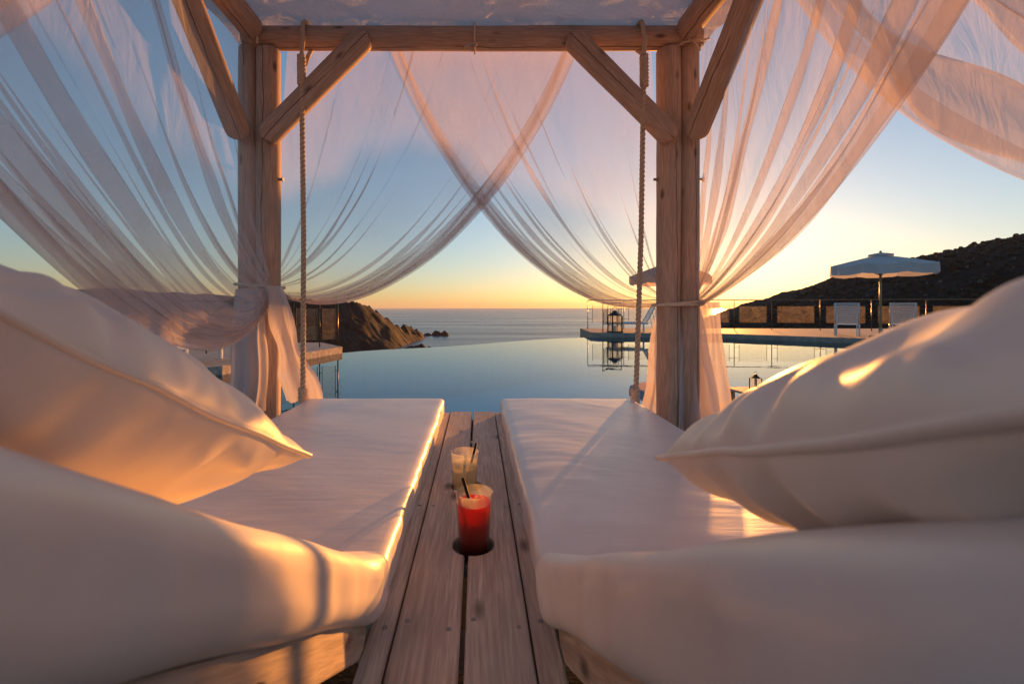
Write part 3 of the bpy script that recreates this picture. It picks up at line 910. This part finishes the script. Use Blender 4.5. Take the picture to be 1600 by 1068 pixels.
def mattress(label, xin, sgn, wd, seed, rb=.03):
    cx = xin + sgn * wd / 2
    t = thing('mattress', label, 'mattress', (cx, 1.6, BZ - .017), group='mattresses on the daybed')
    L = 1.53; th = .088; yc = .835 + L / 2
    def disp(p, d):
        w = .002 * nz(p.x * 2 + seed, p.y * 4 + p.x * 2, seed) + .0013 * nz(p.x * 5, p.y * 22 + 6 * nz(p.x * 2, p.y), seed) * (1 if sgn > 0 else .3)
        side = 1 - abs(d.z)
        w += side * (.008 * nz(p.y * 5, seed, p.z * 6) + .004 * nz(p.y * 19, p.z * 14, seed))
        pil = (1 - (2 * p.x / wd) ** 4) * (1 - (2 * p.y / L) ** 8) * .006
        return p + d * w + Vector((0, 0, pil if p.z > 0 else 0))
    vv, ff = soft_box(wd, L, th, .022, 40, 90, 4, disp)
    zc = BZ - .017 + .002 + th / 2
    obj('seat_section', new_mesh('seat_section', vv, ff), M['cover'], t, Matrix.Translation((cx, yc, zc)))
    # welt along the top edge
    Lb = 1.02; tb = .092
    def dispb(p, d):
        w = .005 * nz(p.x * 4 + seed, p.y * 5, seed + 2)
        side = 1 - abs(d.z)
        e = math.exp(-((Lb / 2 - p.y) / .16) ** 2)             # near the fold the cover bunches up
        w += side * (.010 * nz(p.y * 4, seed, p.z * 5) + .005 * nz(p.y * 15 + p.z * 9, p.z * 5, seed) + e * .011 * nz(p.y * 24 - p.z * 12, p.z * 9, seed))
        q = p + d * w
        q.z += .007 * e * nz(p.x * 20, p.y * 14, seed)
        bul = math.exp(-((Lb / 2 - p.y - .085) / .06) ** 2)
        if abs(p.x) > wd / 2 - .05: q.x += math.copysign(.011 * bul * (1 + .5 * nz(p.z * 30, seed)), p.x)
        if p.z > 0: q.z += .009 * bul
        # the lower end narrows to a pinched corner
        k = max(0, (p.y - (Lb / 2 - .09)) / .09)
        q.z = q.z * (1 - .42 * k * k) + .008 * k
        q.x += -math.copysign((.020 + .006 * nz(p.z * 60, seed, 7.)) * k * k, p.x) if abs(p.x) > wd / 2 - .03 else 0
        return q
    vv, ff = soft_box(wd + .012, Lb, tb, rb, 40, 70, 6, dispb)
    obj('back_section', new_mesh('back_section', vv, ff), M['cover'], t, back_matrix(cx, Lb / 2 - .012, -tb / 2 + .004))
    return t
mattress('off white mattress whose inner edge catches a bright line of sun', -.170, -1, .71, 2.0)
mattress('off white mattress with faint cross wrinkles beside the sunlit post', .118, 1, .685, 9.0, .028)

# ------------------------------------------------------------------ pillows
def pillow(label, corner, sgn, size, Hh, tilt, seed, yaw=0., belly=1.0, bow=.085, ex=.55):
    """square scatter cushion; corner = its lower inner corner"""
    t = thing('pillow', label, 'pillow', tuple(corner), group='pillows against the backrests')
    b = Vector((0, -math.cos(tilt), math.sin(tilt))); a = Vector((sgn, 0, 0))
    rot = Matrix.Rotation(yaw, 3, 'Z'); b = rot @ b; a = rot @ a
    n = a.cross(b);  n = n if n.z > 0 else -n
    ctr = Vector(corner) + (a + b) * size * .5
    h = size / 2
    def shape(u, w, side):
        e = max(abs(u), abs(w)); 
        # edges bow in, corners stay out
        bx = 1 - bow * (1 - w * w); by = 1 - bow * (1 - u * u)
        x, y = u * bx * h, w * by * h
        prof = max(0, (1 - u ** 2)) ** ex * max(0, (1 - w ** 2)) ** ex
        z = Hh * prof
        # stress folds radiating from the corners and pulling on the seam
        near = 1 - prof
        cr = 0
        for (cu, cw) in ((-1, -1), (1, -1), (-1, 1), (1, 1)):
            du, dw = u - cu, w - cw; d = math.hypot(du, dw); an = math.atan2(dw * cw, du * cu)
            cr += math.sin(an * 17 + seed + cu * 2 + cw) * math.exp(-((d - .55) / .35) ** 2) * .005
        ed = (math.sin(u * 13 + seed + 2 * nz(u * 3, seed)) * math.exp(-(1 - abs(w)) / .14) + math.sin(w * 12 + seed * 2 + 2 * nz(w * 3, seed, 4)) * math.exp(-(1 - abs(u)) / .14)) * .006
        ed += (math.sin(u * 47 + 3 * nz(u * 6, seed)) * math.exp(-(1 - abs(w)) / .05) + math.sin(w * 43 + 3 * nz(w * 6, seed)) * math.exp(-(1 - abs(u)) / .05)) * .0022
        fo = .0035 * math.sin(w * 17 + seed + 2.5 * nz(w * 2.5, seed, 9.) + u * 2.2) * math.exp(-((1 - abs(u)) / .42) ** 2) * (1 + nz(w * 4, seed, 3.))
        f = min(1, prof * 4)
        z += (cr * .6 + ed * .7 + fo + .002 * nz(u * 2.2 + seed, w * 2.2, side * 3.)) * f * size / .5
        wob = .0025 * nz(u * 3, w * 3, seed) * (1 - f)
        return ctr + a * x + b * y + n * (z * (1 if side > 0 else -belly) + wob)
    N_ = 128
    def cs(q): return math.sin((q - .5) * math.pi)              # finer near the seam
    vt = []; ff = []
    for side in (1, -1):
        o = len(vt)
        for j in range(N_ + 1):
            for i in range(N_ + 1): vt.append(shape(cs(i / N_), cs(j / N_), side))
        for j in range(N_):
            for i in range(N_):
                q = (o + j * (N_ + 1) + i, o + j * (N_ + 1) + i + 1, o + (j + 1) * (N_ + 1) + i + 1, o + (j + 1) * (N_ + 1) + i)
                ff.append(q if side * sgn < 0 else q[::-1])
    me = new_mesh('cover', vt, ff)
    import bmesh
    bm = bmesh.new(); bm.from_mesh(me); bmesh.ops.remove_doubles(bm, verts=bm.verts, dist=1e-5); bmesh.ops.recalc_face_normals(bm, faces=bm.faces); bm.to_mesh(me); bm.free()
    cov = obj('cover', me, M['pillow'], t)
    loop = [shape(cs(i / 40), -1, 1) for i in range(40)] + [shape(1, cs(i / 40), 1) for i in range(40)] + [shape(cs(1 - i / 40), 1, 1) for i in range(40)] + [shape(-1, cs(1 - i / 40), 1) for i in range(41)]
    obj('seam', MB().tube(loop, .0032, 6).mesh('seam', True), M['pillow'], cov)
    return t
pillow('plump off white pillow whose pointed corner glows orange in the low sun', (-.213, .580, CAMZ - .189), -1, .445, .100, R(28.8), 1.0, R(-6.5), 1.14, .047, .574)
pillow('plump off white pillow with sun flecks on its crest, beside the sunlit post', (.2087, .528, CAMZ - .1738), 1, .536, .092, R(18.7), 4.4, R(-12.85), .83, .032, .47)

# ------------------------------------------------------------------ cups
def cup(label, x, y, ztop, hgt, mat, straw, lvl, seed):
    z0 = ztop - hgt
    t = thing('drink_cup', label, 'cup', (x, y, z0), group='cups in the tray holes')
    ro, ri = .0425, .033
    w = .0014
    prof = [(0, 0), (ri, 0), (ri + .001, .002), (ro - .0005, hgt - .003), (ro + .0008, hgt - .001), (ro, hgt), (ro - w, hgt - .001), (ri + .001 - w, .005), (0, .005)]
    me = MB().lathe(prof, 48).mesh('cup_wall'); smooth_by_angle(me, 40)
    local('cup_wall', me, M['cup'], t)
    def rad(z): return ri + .001 - w - .0006 + (ro - ri - .002) * z / hgt
    ztl = hgt - lvl
    pr = [(0, .0058), (rad(.006), .0058)] + [(rad(z), z) for z in (.03, .06, .09, ztl)] + [(0, ztl)]
    me = MB().lathe(pr, 48).mesh('drink'); smooth_by_angle(me, 40)
    local('drink', me, mat, t)
    rr = random.Random(seed)
    for i in range(5):
        a = rr.uniform(0, 6.28); q = rr.uniform(.0, .020)
        m = Matrix.Translation((q * math.cos(a), q * math.sin(a), ztl - .003 + rr.uniform(-.001, .006))) @ Matrix.Rotation(rr.uniform(0, 3), 4, Vector((rr.random(), rr.random(), rr.random() + .1)).normalized())
        local('ice_cube', MB().box((0, 0, 0), (.017, .015, .014), bev=.003), M['ice'], t, m)
    p0, p1 = Vector(straw[0]), Vector(straw[1])
    local('straw', MB().tube([p0, p0.lerp(p1, .5), p1], .0038, 10).mesh('straw', True), M['straw'], t)
cup('red iced drink in a clear cup with black straw, nearest on the plank tray', -.008, 1.043, CAMZ - .420, .153, M['red_drink'], ((.026, -.008, .012), (-.026, .012, .178)), .024, 1)
cup('pale yellow iced drink in a clear cup with black straw, behind the red one', -.039, 1.385, CAMZ - .436, .140, M['pale_drink'], ((-.006, -.022, .012), (.036, .012, .160)), .034, 5)

# ================================================================== FAR TERRACE FURNITURE
def lounger(proto_slats=True):
    """white resin sun lounger, head towards -y, raised back; origin on the ground under its middle"""
    t = thing('sun_lounger', '', 'sun lounger', group='sun loungers on the far terraces')
    for sx in (-.31, .31):
        local('side_rail', MB().box((sx, .25, .33), (.05, 1.45, .07), bev=.012), M['white_plastic'], t)
        for y in (-.30, .86): local('leg', MB().box((sx, y, .15), (.05, .06, .30), bev=.01), M['white_plastic'], t)
    sl_m = MB().box((0, 0, 0), (.60, .055, .022), bev=.006).mesh('slat')
    for i in range(14): local('slat', sl_m, M['white_plastic'], t, Matrix.Translation((0, -.38 + i * .095, .375)))
    an = R(62); o = Vector((0, -.42, .38)); d = Vector((0, -math.cos(an), math.sin(an)))
    for sx in (-.30, .30): local('back_rail', MB().tube([o + Vector((sx, 0, 0)), o + Vector((sx, 0, 0)) + d * .78], .022, 8).mesh('back_rail', True), M['white_plastic'], t)
    for i in range(10):
        p = o + d * (.06 + i * .078)
        local('back_slat', sl_m, M['white_plastic'], t, Matrix.Translation(p) @ Matrix.Rotation(math.pi - an, 4, 'X'))
    for sx in (-.25, .25): local('prop', MB().tube([o + Vector((sx, 0, 0)) + d * .45, (sx, -.80, .01)], .014, 6), M['white_plastic'], t)
    return t
L0 = lounger()
DZ = .085
spots = [((12.35, 15.2, DZ), R(-40), 'white slatted sun lounger seen from behind, left of the parasol pole'),
         ((14.1, 15.1, DZ), R(-42), 'white slatted sun lounger mostly hidden behind the pillow, right of the parasol pole'),
         ((5.98, 17.45, DZ), R(84), 'shaded sun lounger beside the dark lantern at the end of the far terrace'),
         ((-4.75, 7.5, .07), R(-20), 'pale sun lounger on the stone terrace under the swagged curtain')]
for i, (p, a, lb) in enumerate(spots):
    o = L0 if i == 0 else copy_tree(L0)
    o.location = p; o.rotation_euler = (0, 0, a); o["label"] = lb

def parasol(label, loc, rz, R_=1.32, ztop=2.53, zedge=2.22, mat=None):
    t = thing('parasol', label, 'parasol', loc, rz, 'parasols on the far terrace')
    n = 8
    def rim(k, r, z): a = 2 * math.pi * (k + .5) / n; return Vector((r * math.cos(a), r * math.sin(a), z))
    mb = MB()
    for k in range(n):                                      # panels sag a little between the ribs
        def fn(u, w, k=k):
            r = .10 + (R_ - .10) * w; z = ztop - (ztop - zedge) * w ** 1.08
            p = rim(k, r, z).lerp(rim(k + 1, r, z), u); p.z -= .05 * math.sin(math.pi * u) * w; return p
        mb.grid(fn, 6, 8)
        def fv(u, w, k=k):
            p = rim(k, R_, zedge).lerp(rim(k + 1, R_, zedge), u); p.z -= .05 * math.sin(math.pi * u)
            p.z -= w * (.27 + .02 * nz(u * 5, k)); rr = 1 + .012 * w * math.sin(u * 9 + k); return Vector((p.x * rr, p.y * rr, p.z))
        mb.grid(fv, 8, 3)
    cnp = local('canopy', mb.mesh('canopy'), mat or M['parasol'], t)
    vt = MB()
    for k in range(n):
        def fn(u, w, k=k):
            r = .02 + .30 * w; z = ztop + .09 - .06 * w; return rim(k, r, z).lerp(rim(k + 1, r, z), u)
        vt.grid(fn, 2, 3)
        vt.add([rim(k, .32, ztop + .03), rim(k + 1, .32, ztop + .03), rim(k + 1, .32, ztop - .03), rim(k, .32, ztop - .03)], [(0, 1, 2, 3)])
    local('vent', vt, mat or M['parasol'], cnp)
    local('finial', MB().lathe([(0, ztop + .15), (.03, ztop + .14), (.035, ztop + .11), (.02, ztop + .08)], 10), M['pole_wood'], t)
    local('pole', MB().tube([(0, 0, .06), (0, 0, ztop + .08)], .032, 12).mesh('pole', True), M['pole_wood'], t)
    for k in range(n):
        local('rib', MB().tube([rim(k, .06, ztop - .06), rim(k, R_ - .02, zedge - .02)], .011, 5), M['pole_wood'], t)
        local('strut', MB().tube([(0, 0, ztop - .62), rim(k, R_ * .55, ztop - (ztop - zedge) * .55 - .05)], .009, 5), M['pole_wood'], t)
    local('base', MB().lathe([(0, 0), (.30, 0), (.30, .05), (.26, .08), (.06, .09), (.05, .30), (0, .30)], 20), M['stone_face'], t)
parasol('open pale parasol with a vent cap standing before the dark hillside', (12.4, 14.0, DZ), R(8))
parasol('open parasol half hidden behind the sunlit post, seen through the curtain', (7.28, 17.2, DZ), R(15), 1.50, 2.62, 2.10, M['parasol_backlit'])

def railing(name, label, pts, z0, top, group, mat_post, H=True, panel_h=(.28, .86), bracket=.11):
    """posts with H-shaped clamps, square glass panes between, one handrail"""
    c = Vector((*pts[0], z0)); t = thing(name, label, 'railing', tuple(c), group=group)
    P = [Vector((*p, z0)) for p in pts]
    obj('handrail', MB().tube([p + Vector((0, 0, top)) for p in P], .022, 8).mesh('handrail', True), mat_post, t)
    for i, p in enumerate(P):
        pst = obj('post', MB().tube([p + Vector((0, 0, -.02)), p + Vector((0, 0, top - .02))], .016, 8).mesh('post', True), mat_post, t)
        for j in (i - 1, i + 1):
            if 0 <= j < len(P):
                d = (P[j] - p).normalized(); b = MB()
                q = p + d * bracket
                b.tube([q + Vector((0, 0, panel_h[0] - .01)), q + Vector((0, 0, panel_h[1] + .03))], .009, 6)
                for z in (panel_h[0] + .13, panel_h[1] - .11): b.tube([p + Vector((0, 0, z)), q + Vector((0, 0, z))], .008, 6)
                obj('clamp', b, mat_post, pst)
    for a, b in zip(P, P[1:]):
        d = (b - a).normalized(); nrm = Vector((-d.y, d.x, 0)) * .004
        A = a + d * (bracket + .015); B = b - d * (bracket + .015)
        zz = Vector((0, 0, panel_h[0])), Vector((0, 0, panel_h[1]))
        v = [A - nrm + zz[0], B - nrm + zz[0], B - nrm + zz[1], A - nrm + zz[1], A + nrm + zz[0], B + nrm + zz[0], B + nrm + zz[1], A + nrm + zz[1]]
        obj('glass_pane', MB().add(v, [(0, 1, 2, 3), (7, 6, 5, 4), (0, 4, 5, 1), (1, 5, 6, 2), (2, 6, 7, 3), (3, 7, 4, 0)]), M['dusty_glass'], t)
    return t
ra = [(4.75 + i * 1.52, 19.6 - i * .10) for i in range(6)] + [(4.75 + 5 * 1.52 + i * 1.62, 19.1 - i * .55) for i in range(1, 6)]
railing('glass_railing', 'long glass railing along the far terrace, under the setting sun', ra, DZ, 1.24, None, M['bronze'], panel_h=(.30, .98), bracket=.20)
rb = [(4.68, 17.1), (4.92, 17.5), (5.45, 18.4)][::-1]
railing('glass_railing', 'short dark glass railing at the tip of the far terrace by the lantern', [(4.70, 17.05), (5.05, 17.6), (5.42, 17.15)], DZ, 1.10, None, M['dark_metal'])
railing('glass_railing', 'bronze glass railing on the stone terrace above the headland', [(-3.42, 11.15), (-3.78, 10.9), (-4.2, 10.4), (-4.65, 9.9), (-5.6, 9.4), (-6.8, 9.2)], .07, 1.08, None, M['bronze'], panel_h=(.18, .92), bracket=.06)

def lantern(label, loc, s, rz=0, group='lanterns on the terraces'):
    t = thing('lantern', label, 'lantern', loc, rz, group)
    w = .15 * s; h = .46 * s
    local('base', MB().box((0, 0, .02 * s), (2 * w + .05 * s, 2 * w + .05 * s, .04 * s), bev=.004), M['dark_metal'], t)
    for sx in (-1, 1):
        for sy in (-1, 1): local('corner_post', MB().box((sx * w, sy * w, .04 * s + h / 2), (.03 * s, .03 * s, h)), M['dark_metal'], t)
    for sx, sy in ((1, 0), (-1, 0), (0, 1), (0, -1)):
        local('glass_pane', MB().box((sx * w, sy * w, .04 * s + h / 2), (.004 if sx else 2 * w - .03 * s, .004 if sy else 2 * w - .03 * s, h - .004)), M['cup'], t)
    z = .04 * s + h
    lid = local('top', MB().lathe([(0, z + .16 * s), (.07 * s, z + .15 * s), (.10 * s, z + .09 * s), (w * 1.45, z + .03 * s), (w * 1.45, z), (0, z)], 4), M['dark_metal'], t)
    local('handle', MB().tube([(.08 * s * math.cos(a), 0, z + .17 * s + .09 * s * math.sin(a)) for a in [math.pi * i / 10 for i in range(11)]], .008 * s, 6), M['dark_metal'], lid)
    local('candle', MB().lathe([(0, .05 * s), (.055 * s, .05 * s), (.055 * s, .20 * s), (0, .20 * s)], 14), M['white_plastic'], t)
lantern('tall dark lantern standing at the tip of the far terrace', (5.12, 16.95, DZ), 1.25, R(10))

def low_table(label, loc, rz):
    t = thing('low_table', label, 'table', loc, rz)
    local('table_top', MB().box((0, 0, .235), (.50, .42, .022), bev=.004), M['board'], t)
    for sx in (-1, 1):
        for sy in (-1, 1): local('leg', MB().box((sx * .20, sy * .16, .112), (.04, .04, .224)), M['board'], t)
low_table('low wooden side table by the water, behind the pillow', (2.78, 4.45, -.035), R(6))
lantern('small dark lantern on the low table behind the pillow', (2.72, 4.45, .211), .24, R(20))

# ================================================================== AIR
t = NT('sea_air')
pv = t.n("ShaderNodeVolumePrincipled"); pv.inputs["Color"].default_value = (.92, .90, .92, 1)
pv.inputs["Density"].default_value = 2.8e-5; pv.inputs["Anisotropy"].default_value = .05
t.l(pv.outputs[0], t.out.inputs["Volume"])
struct('haze', MB().box((0, 0, (SEA_Z - 12 + 230) / 2), (61000, 61000, 230 - SEA_Z + 12)), t.m, 'stuff')
